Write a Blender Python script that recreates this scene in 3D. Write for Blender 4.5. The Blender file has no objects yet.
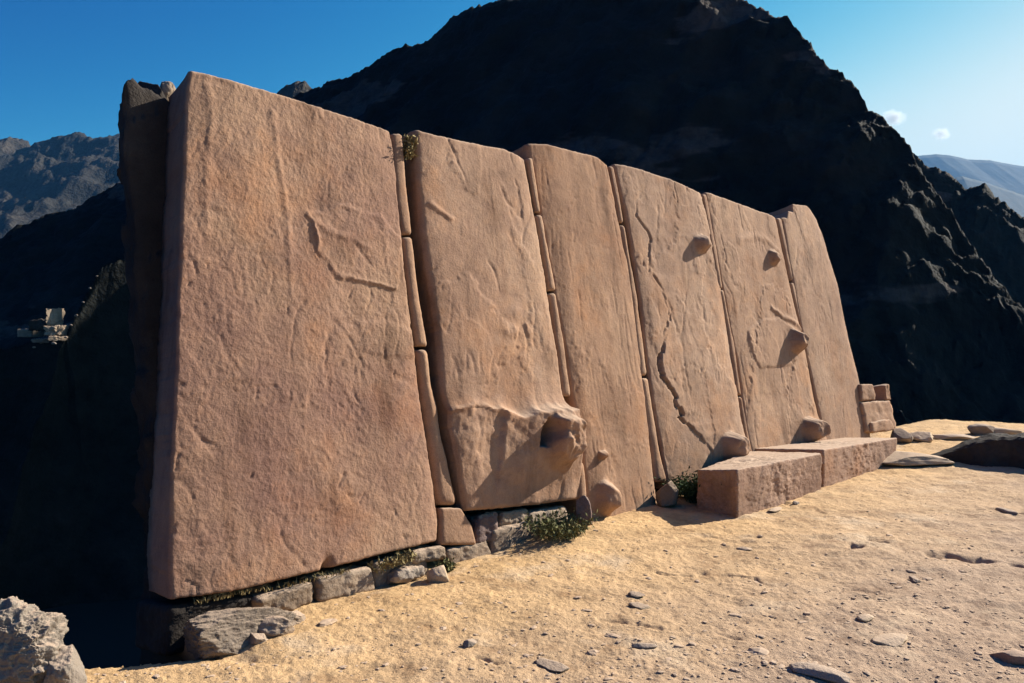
import bpy, math, random
import numpy as np
C = bpy.context.scene.collection
scene = bpy.context.scene
R = math.radians
random.seed(7); rng = np.random.default_rng(7)

# ------------------------------------------------------------ camera
F = 796.0; CAMH = 1.9; PITCH = math.atan(14.5/F)
cd = bpy.data.cameras.new('camera'); cam = bpy.data.objects.new('camera', cd); C.objects.link(cam)
cd.sensor_width = 36; cd.lens = 36*F/1024; cd.clip_end = 40000; cd.clip_start = 0.05
cam.location = (0, 0, CAMH); cam.rotation_euler = (R(90)-PITCH, 0, 0)
scene.camera = cam
scene.render.resolution_x = 1024; scene.render.resolution_y = 683

# ------------------------------------------------------------ light
SUN_EL = R(30); SUN_AZ = math.atan2(.87, .49)          # azimuth from +Y towards +X
SKY_CURVE = ((.0666, 4.8, .27, 1.05), (.119, 1.85, .385, 1.06), (.242, .80, .41, 1.03))
w = bpy.data.worlds.new('World'); scene.world = w; w.use_nodes = True
nt = w.node_tree; nt.nodes.clear()
sky = nt.nodes.new('ShaderNodeTexSky'); sky.sky_type = 'NISHITA'; sky.sun_disc = False
sky.sun_elevation = SUN_EL; sky.sun_rotation = SUN_AZ; sky.altitude = 2800
sky.air_density = 0.7; sky.dust_density = 0.4; sky.ozone_density = 3
# polarised slide-film sky: deeper blue away from the sun, brighter toward it
def skynode(kind, **kw):
    n = nt.nodes.new(kind)
    for k, v in kw.items(): n.inputs[k].default_value = v
    return n
bg = skynode('ShaderNodeBackground', Strength=0.05); wo = nt.nodes.new('ShaderNodeOutputWorld')
sp = nt.nodes.new('ShaderNodeSeparateColor'); cb = nt.nodes.new('ShaderNodeCombineColor'); nt.links.new(sky.outputs[0], sp.inputs[0])
def mth(op, a_, b_):
    n = nt.nodes.new('ShaderNodeMath'); n.operation = op; nt.links.new(a_, n.inputs[0]); n.inputs[1].default_value = b_; return n.outputs[0]
def mul2(a_, b_):
    n = nt.nodes.new('ShaderNodeMath'); n.operation = 'MULTIPLY'; nt.links.new(a_, n.inputs[0]); nt.links.new(b_, n.inputs[1]); return n.outputs[0]
tc = nt.nodes.new('ShaderNodeTexCoord'); dp = nt.nodes.new('ShaderNodeVectorMath'); dp.operation = 'DOT_PRODUCT'
nt.links.new(tc.outputs['Generated'], dp.inputs[0]); dp.inputs[1].default_value = (math.sin(SUN_AZ), math.cos(SUN_AZ), 0)
mr = nt.nodes.new('ShaderNodeMapRange'); mr.inputs[1].default_value = -1; mr.inputs[2].default_value = .85; mr.inputs[3].default_value = .30; mr.inputs[4].default_value = 1.0
nt.links.new(dp.outputs['Value'], mr.inputs[0])
for ch, (ref, gam, lev, cap) in enumerate(SKY_CURVE):       # (raw*.05 at the bright right, power, level there, cap)
    sm = nt.nodes.new('ShaderNodeMath'); sm.operation = 'SMOOTH_MIN'; nt.links.new(mth('MULTIPLY', sp.outputs[ch], .05/ref), sm.inputs[0]); sm.inputs[1].default_value = cap+.04; sm.inputs[2].default_value = .35
    x_ = mul2(sm.outputs[0], mr.outputs[0])
    nt.links.new(mth('MULTIPLY', mth('POWER', x_, gam), lev/.05), cb.inputs[ch])
nt.links.new(cb.outputs[0], bg.inputs['Color']); nt.links.new(bg.outputs[0], wo.inputs[0])
sl = bpy.data.lights.new('sun', 'SUN'); sl.energy = 5.0; sl.angle = R(0.5); sl.color = (1, .93, .82)
so = bpy.data.objects.new('sun', sl); C.objects.link(so)
SV = np.array([math.sin(SUN_AZ)*math.cos(SUN_EL), math.cos(SUN_AZ)*math.cos(SUN_EL), math.sin(SUN_EL)])
from mathutils import Vector
so.rotation_euler = Vector(SV).to_track_quat('Z', 'Y').to_euler()
scene.view_settings.view_transform = 'Standard'; scene.view_settings.look = 'None'
scene.view_settings.exposure = 1.08; scene.view_settings.gamma = 1
try: scene.cycles.volume_bounces = 0; scene.cycles.max_bounces = 4; scene.cycles.diffuse_bounces = 1
except Exception: pass

# ------------------------------------------------------------ numeric helpers
def smooth(a, b, x):
    t = np.clip((x-a)/(b-a), 0, 1); return t*t*(3-2*t)
_perm = np.random.default_rng(3).permutation(256); _perm = np.concatenate([_perm]*3)
_g = np.random.default_rng(4).normal(size=(256, 3)); _g /= np.linalg.norm(_g, axis=1)[:, None]
def perlin(p):
    i = np.floor(p).astype(int); fr = p-i; i &= 255
    u = fr*fr*fr*(fr*(fr*6-15)+10); out = np.zeros(len(p))
    for dx in (0, 1):
        for dy in (0, 1):
            for dz in (0, 1):
                h = _perm[_perm[_perm[i[:, 0]+dx]+i[:, 1]+dy]+i[:, 2]+dz]
                gr = _g[h]
                dd = gr[:, 0]*(fr[:, 0]-dx)+gr[:, 1]*(fr[:, 1]-dy)+gr[:, 2]*(fr[:, 2]-dz)
                wx = u[:, 0] if dx else 1-u[:, 0]; wy = u[:, 1] if dy else 1-u[:, 1]; wz = u[:, 2] if dz else 1-u[:, 2]
                out += wx*wy*wz*dd
    return out
def fbm(p, s, o=4, gain=.5, ridge=False, seed=0):
    p = np.asarray(p, float)*s+seed*17.31; a = 1; r = np.zeros(len(p)); tot = 0
    for k in range(o):
        q = perlin(p)
        if ridge: q = .5-2*np.abs(q)
        r += a*q; tot += a; a *= gain; p = p*2.03+5.7
    return r/tot*1.6
def interp(x, pts):
    pts = np.array(pts, float); return np.interp(x, pts[:, 0], pts[:, 1])

# ------------------------------------------------------------ geometry of the place
def ray(px, py):
    x = (px-512)/F; y = -(py-341.5)/F
    return np.array([x, math.cos(PITCH)+y*math.sin(PITCH), -math.sin(PITCH)+y*math.cos(PITCH)])
CP = np.array([0, 0, CAMH])
def G(px, py, z=0):
    r = ray(px, py); return CP+r*(z-CAMH)/r[2]
WO = G(172, 630); _L = G(870, 450)-WO; D = _L/np.linalg.norm(_L)
NH = np.array([D[1], -D[0], 0.]); BT = R(10)
E = np.array([0, 0, math.cos(BT)])-math.sin(BT)*NH; N = math.cos(BT)*NH+np.array([0, 0, math.sin(BT)])
def UV(px, py, h=0):
    r = ray(px, py); o = WO+h*N; t = np.dot(o-CP, N)/np.dot(r, N); p = CP+t*r-o
    return (float(p@D), float(p@E))
def UVs(l, h=0): return np.array([UV(a, b, h) for a, b in l])
def W(u, v, h):
    u, v, h = (np.asarray(a, float) for a in (u, v, h))
    return WO+u[..., None]*D+v[..., None]*E+h[..., None]*N

# ------------------------------------------------------------ object helpers
def tag(o, label=None, cat=None, group=None, kind=None):
    if label: o['label'] = label
    if cat: o['category'] = cat
    if group: o['group'] = group
    if kind: o['kind'] = kind
    return o
def mesh(name, v, faces, mat, parent=None, sm=True, origin=None):
    v = np.asarray(v, float)
    if origin is None: origin = np.array([v[:, 0].mean(), v[:, 1].mean(), v[:, 2].min()])
    if parent is not None: origin = np.array(parent['_o'])
    me = bpy.data.meshes.new(name); me.from_pydata((v-origin).tolist(), [], [tuple(f) for f in faces])
    me.materials.append(mat); me.polygons.foreach_set('use_smooth', [sm]*len(me.polygons)); me.update()
    o = bpy.data.objects.new(name, me); C.objects.link(o)
    if parent is None: o.location = origin; o['_o'] = list(origin)
    else: o.parent = parent
    return o
def gridfaces(nu, nv, off=0, flip=False):
    i = np.arange(nv-1)[:, None]*nu+np.arange(nu-1)[None, :]+off
    q = np.stack([i, i+1, i+nu+1, i+nu], -1).reshape(-1, 4)
    return q[:, ::-1] if flip else q

# ------------------------------------------------------------ materials
def mat_base(name):
    m = bpy.data.materials.new(name); m.use_nodes = True; t = m.node_tree; t.nodes.clear()
    o = t.nodes.new('ShaderNodeOutputMaterial'); b = t.nodes.new('ShaderNodeBsdfPrincipled')
    t.links.new(b.outputs[0], o.inputs[0]); b.inputs['Roughness'].default_value = .9
    b.inputs['Specular IOR Level'].default_value = .15
    return m, t, b
def tex(t, scale, detail=5, rough=.55, kind='noise', vec=None, stretch=None, seed=0):
    if vec is None:
        g = t.nodes.new('ShaderNodeNewGeometry'); vec = g.outputs['Position']
    mp = t.nodes.new('ShaderNodeMapping'); t.links.new(vec, mp.inputs[0])
    mp.inputs['Location'].default_value = (seed, seed*1.3, seed*.7)
    if stretch: mp.inputs['Scale'].default_value = stretch
    if kind == 'noise':
        n = t.nodes.new('ShaderNodeTexNoise'); n.inputs['Detail'].default_value = detail; n.inputs['Roughness'].default_value = rough
        out = n.outputs['Fac']
    else:
        n = t.nodes.new('ShaderNodeTexVoronoi'); out = n.outputs['Distance']
    n.inputs['Scale'].default_value = scale; t.links.new(mp.outputs[0], n.inputs['Vector'])
    return out
def ramp(t, fac, stops):
    r = t.nodes.new('ShaderNodeValToRGB'); t.links.new(fac, r.inputs[0])
    while len(r.color_ramp.elements) < len(stops): r.color_ramp.elements.new(.5)
    for e_, (p, c) in zip(r.color_ramp.elements, stops):
        e_.position = p; e_.color = (*c, 1) if len(c) == 3 else c
    return r.outputs[0]
def mixc(t, a, b, fac, mode='MIX'):
    m = t.nodes.new('ShaderNodeMix'); m.data_type = 'RGBA'; m.blend_type = mode
    for sock, x in ((m.inputs[6], a), (m.inputs[7], b), (m.inputs[0], fac)):
        if isinstance(x, (int, float)): sock.default_value = x
        elif isinstance(x, tuple): sock.default_value = (*x, 1)
        else: t.links.new(x, sock)
    return m.outputs[2]
def bump(t, b, items):
    prev = None
    for h, dist, st in items:
        n = t.nodes.new('ShaderNodeBump'); n.inputs['Distance'].default_value = dist; n.inputs['Strength'].default_value = st
        t.links.new(h, n.inputs['Height'])
        if prev is not None: t.links.new(prev, n.inputs['Normal'])
        prev = n.outputs[0]
    t.links.new(prev, b.inputs['Normal'])
g3 = lambda v: (v, v, v)
def stone_mat(name, c1, c2, c3, bumpk=1.0, streak=.5, toplight=.7, sd=0, stain=0.):
    m, t, b = mat_base(name)
    big = tex(t, .7, 5, .6, seed=2+sd); col = ramp(t, big, [(.36, c1), (.5, c2), (.66, c3)])
    st = tex(t, 2.2, 5, .6, stretch=(1.5, 1.5, .22), seed=5+sd)
    col = mixc(t, col, ramp(t, st, [(.35, g3(.78)), (.52, g3(1)), (.7, (1.07, 1.03, .97))]), streak, 'MULTIPLY')
    md = tex(t, 9, 6, .65, seed=1)
    col = mixc(t, col, ramp(t, md, [(.33, (.72, .68, .7)), (.5, g3(1)), (.68, (1.15, 1.1, 1.02))]), .55, 'MULTIPLY')
    if stain:
        # iron-orange blooms, grey weathering film and dark water streaks of the rock itself
        o1 = tex(t, 1.3, 6, .65, seed=21+sd); col = mixc(t, col, ramp(t, o1, [(.52, g3(1)), (.66, (1.08, .95, .82))]), stain, 'MULTIPLY')
        o2 = tex(t, 1.7, 7, .7, seed=31+sd); col = mixc(t, col, ramp(t, o2, [(.34, (.70, .69, .68)), (.47, g3(1))]), stain, 'MULTIPLY')
        o3 = tex(t, 3.5, 5, .6, stretch=(1, 1, .09), seed=41+sd); col = mixc(t, col, ramp(t, o3, [(.30, (.62, .58, .56)), (.42, g3(1))]), stain, 'MULTIPLY')
        o4 = tex(t, 14, 4, .7, seed=51+sd); col = mixc(t, col, ramp(t, o4, [(.62, g3(1)), (.72, (1.25, 1.2, 1.12))]), stain, 'MULTIPLY')
    fi = tex(t, 130, 3, .7, seed=9)
    col = mixc(t, col, ramp(t, fi, [(.35, g3(.7)), (.5, g3(1)), (.68, g3(1.25))]), .55, 'MULTIPLY')
    # upward faces painted paler, standing in for brighter sun on ledges and tops
    gn = t.nodes.new('ShaderNodeNewGeometry'); sn = t.nodes.new('ShaderNodeSeparateXYZ'); t.links.new(gn.outputs['Normal'], sn.inputs[0])
    du = t.nodes.new('ShaderNodeMapRange'); t.links.new(sn.outputs[2], du.inputs[0]); du.inputs[1].default_value = .62; du.inputs[2].default_value = .97; du.inputs[3].default_value = 0; du.inputs[4].default_value = toplight
    col = mixc(t, col, (.52, .38, .27), du.outputs[0])
    t.links.new(col, b.inputs['Base Color'])
    pk = tex(t, 55, 3, .6, seed=4)
    bump(t, b, [(md, .008, .6*bumpk), (pk, .006, .7*bumpk), (fi, .002, .6*bumpk)])
    return m
M_PINK = stone_mat('rose_stone', (0.301, 0.179, 0.112), (0.363, 0.222, 0.138), (0.420, 0.268, 0.169), .9, stain=.8)
M_PURP = stone_mat('purplish_rose_stone', (0.257, 0.145, 0.104), (0.324, 0.192, 0.127), (0.397, 0.248, 0.157), 1.2, sd=3, stain=.9)
M_S2 = stone_mat('rose_stone_ledge', (0.306, 0.184, 0.119), (0.375, 0.232, 0.150), (0.420, 0.274, 0.180), .9, sd=11, stain=.8)
M_S3 = stone_mat('rose_stone_smooth', (0.313, 0.179, 0.108), (0.357, 0.212, 0.129), (0.408, 0.254, 0.159), .7, .8, sd=17, stain=.8)
M_S4 = stone_mat('rose_stone_zigzag', (0.295, 0.184, 0.122), (0.375, 0.240, 0.157), (0.443, 0.293, 0.196), .9, sd=23, stain=.8)
M_S5 = stone_mat('rose_stone_knobs', (0.313, 0.188, 0.116), (0.370, 0.229, 0.145), (0.420, 0.268, 0.171), .9, sd=29, stain=.9)
M_S6 = stone_mat('rose_stone_end', (0.318, 0.192, 0.122), (0.375, 0.234, 0.150), (0.420, 0.274, 0.178), .9, .7, sd=37, stain=.7)
M_BENCH = stone_mat('rose_stone_bench', (0.261, 0.156, 0.106), (0.318, 0.199, 0.136), (0.375, 0.240, 0.165), 1.1, .3, .85, sd=43, stain=.9)
M_GREY = stone_mat('grey_field_stone', (.20, .145, .10), (.30, .225, .16), (.40, .31, .22), 1.6, .3)
M_PALE = stone_mat('pale_grey_rock', (.27, .215, .165), (.37, .305, .24), (.46, .39, .31), 1.8, .3)
M_FORE = stone_mat('tan_jagged_rock', (.15, .12, .09), (.23, .19, .15), (.33, .275, .22), 1.8, .3)
M_FORE2 = stone_mat('brown_furrowed_rock', (.11, .085, .065), (.18, .14, .105), (.27, .215, .165), 1.8, .3, .4)
M_CREAM = stone_mat('cream_rock', (.42, .31, .19), (.52, .39, .25), (.6, .46, .31), 1.2, .3)
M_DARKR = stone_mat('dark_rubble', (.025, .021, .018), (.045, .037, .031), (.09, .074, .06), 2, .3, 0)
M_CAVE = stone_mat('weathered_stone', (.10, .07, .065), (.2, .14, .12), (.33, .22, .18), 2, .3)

def ground_mat():
    m, t, b = mat_base('trodden_sandy_soil')
    g = t.nodes.new('ShaderNodeNewGeometry'); sx = t.nodes.new('ShaderNodeSeparateXYZ'); t.links.new(g.outputs['Position'], sx.inputs[0])
    # distance in front of the wall: wind-blown ochre sand collects along it, trodden paler soil further out
    dt = t.nodes.new('ShaderNodeVectorMath'); dt.operation = 'DOT_PRODUCT'; t.links.new(g.outputs['Position'], dt.inputs[0]); dt.inputs[1].default_value = tuple(NH)
    ma = t.nodes.new('ShaderNodeMath'); ma.operation = 'SUBTRACT'; t.links.new(dt.outputs['Value'], ma.inputs[0]); ma.inputs[1].default_value = float(WO@NH)
    big = tex(t, .8, 4, .6)
    mb = t.nodes.new('ShaderNodeMath'); mb.operation = 'MULTIPLY_ADD'; t.links.new(big, mb.inputs[0]); mb.inputs[1].default_value = 2.2; t.links.new(ma.outputs[0], mb.inputs[2])
    mr = t.nodes.new('ShaderNodeMapRange'); t.links.new(mb.outputs[0], mr.inputs[0]); mr.inputs[1].default_value = 1.6; mr.inputs[2].default_value = 4.2
    col = mixc(t, (.58, .375, .185), (.42, .292, .195), mr.outputs[0])
    n1 = tex(t, 3.2, 7, .68, seed=3)
    col = mixc(t, col, ramp(t, n1, [(.32, (.66, .60, .57)), (.46, g3(1)), (.64, (1.22, 1.21, 1.19))]), .8, 'MULTIPLY')
    n2 = tex(t, 22, 5, .7, seed=6)
    col = mixc(t, col, ramp(t, n2, [(.30, (.58, .53, .5)), (.42, g3(.95)), (.7, g3(1.12))]), .8, 'MULTIPLY')
    n3 = tex(t, 140, 3, .7, seed=8)
    col = mixc(t, col, ramp(t, n3, [(.33, g3(.68)), (.5, g3(1)), (.68, g3(1.2))]), .4, 'MULTIPLY')
    pt = tex(t, 1.4, 6, .62, seed=13); col = mixc(t, col, (.60, .45, .30), ramp(t, pt, [(.56, g3(0)), (.66, g3(.6))]))
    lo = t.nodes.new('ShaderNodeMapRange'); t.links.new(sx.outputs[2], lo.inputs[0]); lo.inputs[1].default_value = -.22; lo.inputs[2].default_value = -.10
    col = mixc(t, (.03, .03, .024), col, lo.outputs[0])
    t.links.new(col, b.inputs['Base Color'])
    bump(t, b, [(n1, .03, .6), (n2, .022, .9), (n3, .005, .8)])
    return m
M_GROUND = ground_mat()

def hill_mat(name, c1, c2, c3, s, bd, bands=None):
    m, t, b = mat_base(name)
    a = tex(t, s, 8, .62); col = ramp(t, a, [(.35, c1), (.5, c2), (.68, c3)])
    c = tex(t, s*7, 6, .7, seed=4)
    col = mixc(t, col, ramp(t, c, [(.35, g3(.6)), (.5, g3(1)), (.7, g3(1.3))]), .8, 'MULTIPLY')
    if bands:      # outcropping bands of paler brown rock
        e_ = tex(t, .030, 5, .6, stretch=(1, 1, 3.2), seed=7); f_ = ramp(t, e_, [(.585, g3(0)), (.605, g3(1))])
        col = mixc(t, col, mixc(t, bands, ramp(t, c, [(.35, g3(.5)), (.65, g3(1.3))]), .9, 'MULTIPLY'), f_)
    t.links.new(col, b.inputs['Base Color']); bump(t, b, [(a, bd, .8), (c, bd*.25, .9)])
    return m
M_MTN = hill_mat('dark_scrub_rock', (.010, .012, .011), (.017, .018, .015), (.035, .030, .024), .10, 1.6, (.085, .066, .054))
M_FAR = hill_mat('distant_bare_rock', (.016, .018, .018), (.034, .032, .028), (.08, .066, .052), .006, 40)
M_FAR2 = hill_mat('far_ridge_rock', (.02, .032, .03), (.03, .042, .036), (.05, .06, .045), .002, 8)

def leaf_mat(name, c1, c2):
    m, t, b = mat_base(name)
    a = tex(t, 30, 3, .6); t.links.new(ramp(t, a, [(.35, c1), (.65, c2)]), b.inputs['Base Color']); return m
M_GRASS = leaf_mat('green_grass', (.09, .095, .035), (.20, .185, .08))
M_DRY = leaf_mat('dry_grass', (.16, .12, .05), (.34, .27, .13))
M_BUSH = leaf_mat('dark_bush', (.03, .05, .02), (.06, .09, .03))

# ------------------------------------------------------------ ground
def polydist(U, V, pts, closed=False):
    pts = np.asarray(pts, float); best = np.full(len(U), 1e9)
    n_ = len(pts); rg = range(n_ if closed else n_-1)
    for i in rg:
        a = pts[i]; b = pts[(i+1) % n_]; ab = b-a; L2 = ab@ab+1e-12
        t = np.clip(((U-a[0])*ab[0]+(V-a[1])*ab[1])/L2, 0, 1)
        best = np.minimum(best, np.hypot(U-a[0]-t*ab[0], V-a[1]-t*ab[1]))
    return best
GCR = [([G(*c)[:2] for c in l], dp, wd) for l, dp, wd in [
    ([(855, 551), (900, 556), (950, 556), (1000, 562), (1040, 568)], .07, .05), ([(868, 540), (890, 546), (905, 549)], .035, .03), ([(980, 509), (1024, 513)], .05, .06),
    ([(660, 572), (740, 578), (800, 590), (880, 596)], .02, .02), ([(770, 500), (850, 520), (930, 528)], .02, .03), ([(600, 620), (680, 632), (740, 640)], .018, .02),
    ([(480, 655), (540, 664), (600, 672)], .02, .02), ([(640, 530), (760, 545), (830, 541)], .015, .025)]]
def plate(x, y):
    """signed distance-like value: >0 inside the terrace the wall stands on"""
    p = np.stack([x, y, 0*x], 1)
    u = (p-WO)@D; h = (p-WO)@NH
    wob = fbm(p, .9, 3, seed=2)*.12
    # left rim, straight out from the end of the wall toward lower left
    left = u-.10
    rim = smooth(.1, .5, h)
    # in front of the wall the rim runs along the line seen at the bottom left
    a = G(262, 648); b2 = G(90, 655)-np.array([0.5, .1, 0]); k = (b2-a)[:2]; k /= np.linalg.norm(k); nk = np.array([k[1], -k[0]])
    if nk[1] > 0: nk = -nk
    front = (p[:, :2]-a[:2])@nk
    inL = np.maximum(front, left)
    back = h+.72
    far = 15.6+.35*np.sin(x*1.1)-.06*(x-8)-y
    west = x+2.75+.25*np.sin(y*1.7)  # unseen terrace edge, brought in close to cut light bounced onto the slab end
    return np.minimum(np.minimum(np.minimum(inL, back), far), west)+wob*.6
def zg(x, y):
    x = np.atleast_1d(np.asarray(x, float)); y = np.atleast_1d(np.asarray(y, float))
    p = np.stack([x, y, 0*x], 1); r = np.hypot(x, y)
    dtl = smooth(40, 20, r)
    z = (.05*fbm(p, .45, 3, seed=1)+.022*fbm(p, 2.1, 4, seed=4)+.012*fbm(p, 9, 3, seed=5)+.007*fbm(p, 26, 3, .6, seed=6))*dtl
    z += .018*np.maximum(0, fbm(p*np.array([1, 2.6, 1]), 1.3, 4, ridge=True, seed=8))*smooth(1.5, 5, x+.3*y)*dtl   # small worn ledges
    if (dtl > 0).any():
        wx = fbm(p, 3, 3, seed=21)*.10; near = (r < 16) & (y > 2)
        for pl, dp, wd in GCR:
            dd = polydist(x[near]+wx[near], y[near]+wx[near]*1.6, pl); on = smooth(-.15, .1, fbm(p[near], 2.2, 2, seed=23))
            z[near] -= dp*np.exp(-(dd/wd)**2)*on
    h = (p-WO)@NH; u = (p-WO)@D
    z -= .07*smooth(.1, .5, u)*smooth(3.4, 2.6, u)*np.exp(-(h/.35)**2)*dtl
    z += .10*smooth(10.5, 13, u)*smooth(3, .5, h)*dtl
    s_ = plate(x, y)
    drop = -14*np.clip(-s_/1.6, 0, 1)-18*smooth(30, 400, r)-60*smooth(400, 3000, r)
    inside = s_ > 0
    return np.where(inside, z-.05*smooth(.25, 0, s_), z*.5-.05+drop)
def build_ground():
    # dense forward sector, coarse elsewhere, out to the horizon
    th = np.concatenate([np.linspace(-45, 42, 900), np.linspace(42, 315, 120)[1:-1]])
    rr = np.concatenate([np.linspace(.6, 2.5, 14)[:-1], np.geomspace(2.5, 20, 620)[:-1], np.geomspace(20, 20000, 110)])
    T, Rr = np.meshgrid(np.radians(th), rr)
    x = (Rr*np.sin(T)).ravel(); y = (Rr*np.cos(T)).ravel(); z = zg(x, y)
    nu = len(th); nv = len(rr)
    f_ = gridfaces(nu, nv, flip=True).tolist()
    for j in range(nv-1): f_.append((j*nu+nu-1, (j+1)*nu+nu-1, (j+1)*nu, j*nu))
    v = np.stack([x, y, z], 1)
    v = np.vstack([v, [[0, 0, float(zg(0, 0)[0])]]]); cidx = len(v)-1
    for i in range(nu): f_.append((i, (i+1) % nu, cidx))
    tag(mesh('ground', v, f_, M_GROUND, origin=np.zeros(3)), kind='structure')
build_ground()
def GZ(px, py):
    """point of the ground seen at a pixel"""
    z = 0.
    for _ in range(6):
        p = G(px, py, z); z = float(zg(p[0], p[1])[0])
    return np.array([p[0], p[1], z])

# ------------------------------------------------------------ mountains
def ridge_hill(name, crest, foot_dir, foot_len, foot_z, mat, nu, nv, amp, s, back=.6, prof=1.0, seed=0, kind='structure', ridge=True, label=None, side=0):
    """crest: (px, py, distance) of the skyline; the hill falls from it towards foot_dir and behind it"""
    crest = np.array(crest, float)
    P = np.array([CP+ray(a, b)/ray(a, b)[1]*dd for a, b, dd in crest])
    q = np.linspace(0, len(P)-1, nu); k = np.arange(len(P))
    P = np.stack([np.interp(q, k, P[:, i]) for i in range(3)], 1)
    foot_len = (np.interp(crest[:, 0].take(0)*0+np.interp(q, k, crest[:, 0]), *foot_len) if isinstance(foot_len, tuple) else np.full(len(P), foot_len))[:, None]
    fd = np.array([*foot_dir, 0.]); fd /= np.linalg.norm(fd)
    t = np.concatenate([np.linspace(-back, 0, nv//4)[:-1], np.linspace(0, 1, nv-nv//4)])
    V = []
    for tt in t:
        a = abs(tt)
        pos = P+fd*foot_len*tt
        zz = foot_z+(P[:, 2]-foot_z)*(1-a**prof if tt >= 0 else 1-(a/back)**1.0*.9)
        V.append(np.stack([pos[:, 0], pos[:, 1], zz], 1))
    V = np.array(V).reshape(-1, 3)
    a = np.repeat(np.abs(t), nu)
    n1 = fbm(V, s, 6, .55, ridge=ridge, seed=seed); n2 = fbm(V, s*1.0, 6, .55, ridge=False, seed=seed+5)
    V[:, 2] += amp*n1*(.5+.5*smooth(0, .12, a))+amp*.13*fbm(V, s*9, 4, .65, ridge=True, seed=seed+12)
    V[:, :2] += (amp*.8*n2*smooth(-.02, .1, a))[:, None]*fd[:2]
    V[:, 2] += amp*.16*fbm(V, s*5, 4, .6, ridge=True, seed=seed+8); V[:, :2] += (amp*.14*fbm(V, s*6, 4, .6, seed=seed+9))[:, None]*fd[:2]
    o = mesh(name, V, gridfaces(nu, len(t), flip=False).tolist(), mat, origin=np.array([P[0, 0], P[0, 1], foot_z]))
    return tag(o, kind=kind, label=label)
ridge_hill('mountain', [(-420, 400, 118), (-140, 300, 118), (0, 250, 116), (40, 232, 116), (70, 212, 116), (105, 196, 116), (125, 184, 115), (200, 150, 114), (300, 98, 110), (325, 92, 107), (352, 80, 105), (385, 62, 103), (405, 52, 101), (425, 51, 99), (438, 42, 98),
    (455, 26, 96), (487, 10, 93), (520, -6, 90), (600, -40, 86), (680, -36, 78), (725, -12, 73), (742, 2, 72), (765, 18, 70), (790, 36, 68), (810, 52, 66), (817, 72, 65), (836, 78, 64), (850, 96, 63),
    (870, 118, 61), (888, 132, 60), (905, 156, 59), (925, 190, 57), (960, 232, 56), (985, 268, 55), (1010, 312, 54), (1060, 380, 52), (1150, 470, 50), (1300, 560, 48)],
    (-.78, -.62), ([-400, 300, 700, 900, 1050], [44, 46, 40, 24, 17]), -15, M_MTN, 620, 240, 3.2, .075, seed=1)
ridge_hill('hillside', [(700, 60, 130), (860, 120, 128), (905, 150, 126), (925, 172, 125), (950, 180, 124), (965, 192, 123), (985, 188, 122), (1000, 206, 121), (1024, 222, 120), (1080, 262, 118), (1200, 330, 115), (1400, 440, 110)],
    (-.7, -.7), 34, -25, M_MTN, 260, 120, 3.0, .07, seed=4)
ridge_hill('rock_spur', [(-420, 470, 44), (-200, 430, 44), (-60, 384, 45), (0, 352, 46), (30, 346, 46), (50, 340, 46), (66, 336, 46), (76, 316, 46.5), (88, 292, 47), (100, 272, 47.5), (118, 262, 48), (150, 262, 49), (220, 300, 50), (320, 380, 50)],
    (-.75, -.66), 4.5, -15, M_MTN, 420, 110, .55, .35, seed=14, back=.35)
ridge_hill('far_mountain', [(-400, 126, 1500), (-150, 146, 1500), (-40, 156, 1500), (0, 147, 1500), (18, 146, 1500), (36, 153, 1500), (62, 144, 1500), (78, 141, 1500), (100, 146, 1500), (128, 143, 1500), (200, 156, 1500), (400, 196, 1500), (700, 266, 1500)],
    (.15, -1), 900, -120, M_FAR, 420, 160, 48, .0035, seed=6)
ridge_hill('far_peak', [(230, 130, 420), (268, 104, 420), (282, 92, 420), (296, 85, 420), (306, 86, 420), (316, 93, 420), (340, 112, 420), (400, 150, 420)],
    (0, -1), 150, -60, M_FAR, 120, 60, 6, .03, seed=8)
ridge_hill('distant_ridge', [(700, 170, 5200), (860, 160, 5200), (915, 157, 5200), (935, 155, 5200), (950, 156, 5200), (968, 160, 5200), (990, 161, 5200), (1010, 165, 5200), (1040, 169, 5200), (1200, 200, 5200), (1500, 240, 5200)],
    (0, -1), 2200, -300, M_FAR2, 240, 60, 16, .001, seed=9)
ridge_hill('middle_ridge', [(800, 200, 3600), (900, 190, 3600), (945, 180, 3600), (962, 177, 3600), (985, 183, 3600), (1024, 196, 3600), (1100, 225, 3600), (1400, 300, 3600)],
    (-.3, -1), 1500, -250, M_FAR2, 200, 60, 12, .003, seed=10)

# haze
def haze():
    v = [(x, y, z) for x in (-6500, 6500) for y in (-2500, 6500) for z in (-700, 1250)]
    f_ = [(0, 1, 3, 2), (4, 6, 7, 5), (0, 4, 5, 1), (2, 3, 7, 6), (0, 2, 6, 4), (1, 5, 7, 3)]
    m = bpy.data.materials.new('haze_air'); m.use_nodes = True; t = m.node_tree; t.nodes.clear()
    o = t.nodes.new('ShaderNodeOutputMaterial'); p = t.nodes.new('ShaderNodeVolumePrincipled')
    p.inputs['Color'].default_value = (.12, .42, .9, 1); p.inputs['Density'].default_value = HAZE
    p.inputs['Anisotropy'].default_value = .2
    t.links.new(p.outputs[0], o.inputs['Volume'])
    tag(mesh('haze', v, f_, m, sm=False), kind='stuff')
HAZE = 5.5e-5
haze()

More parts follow.
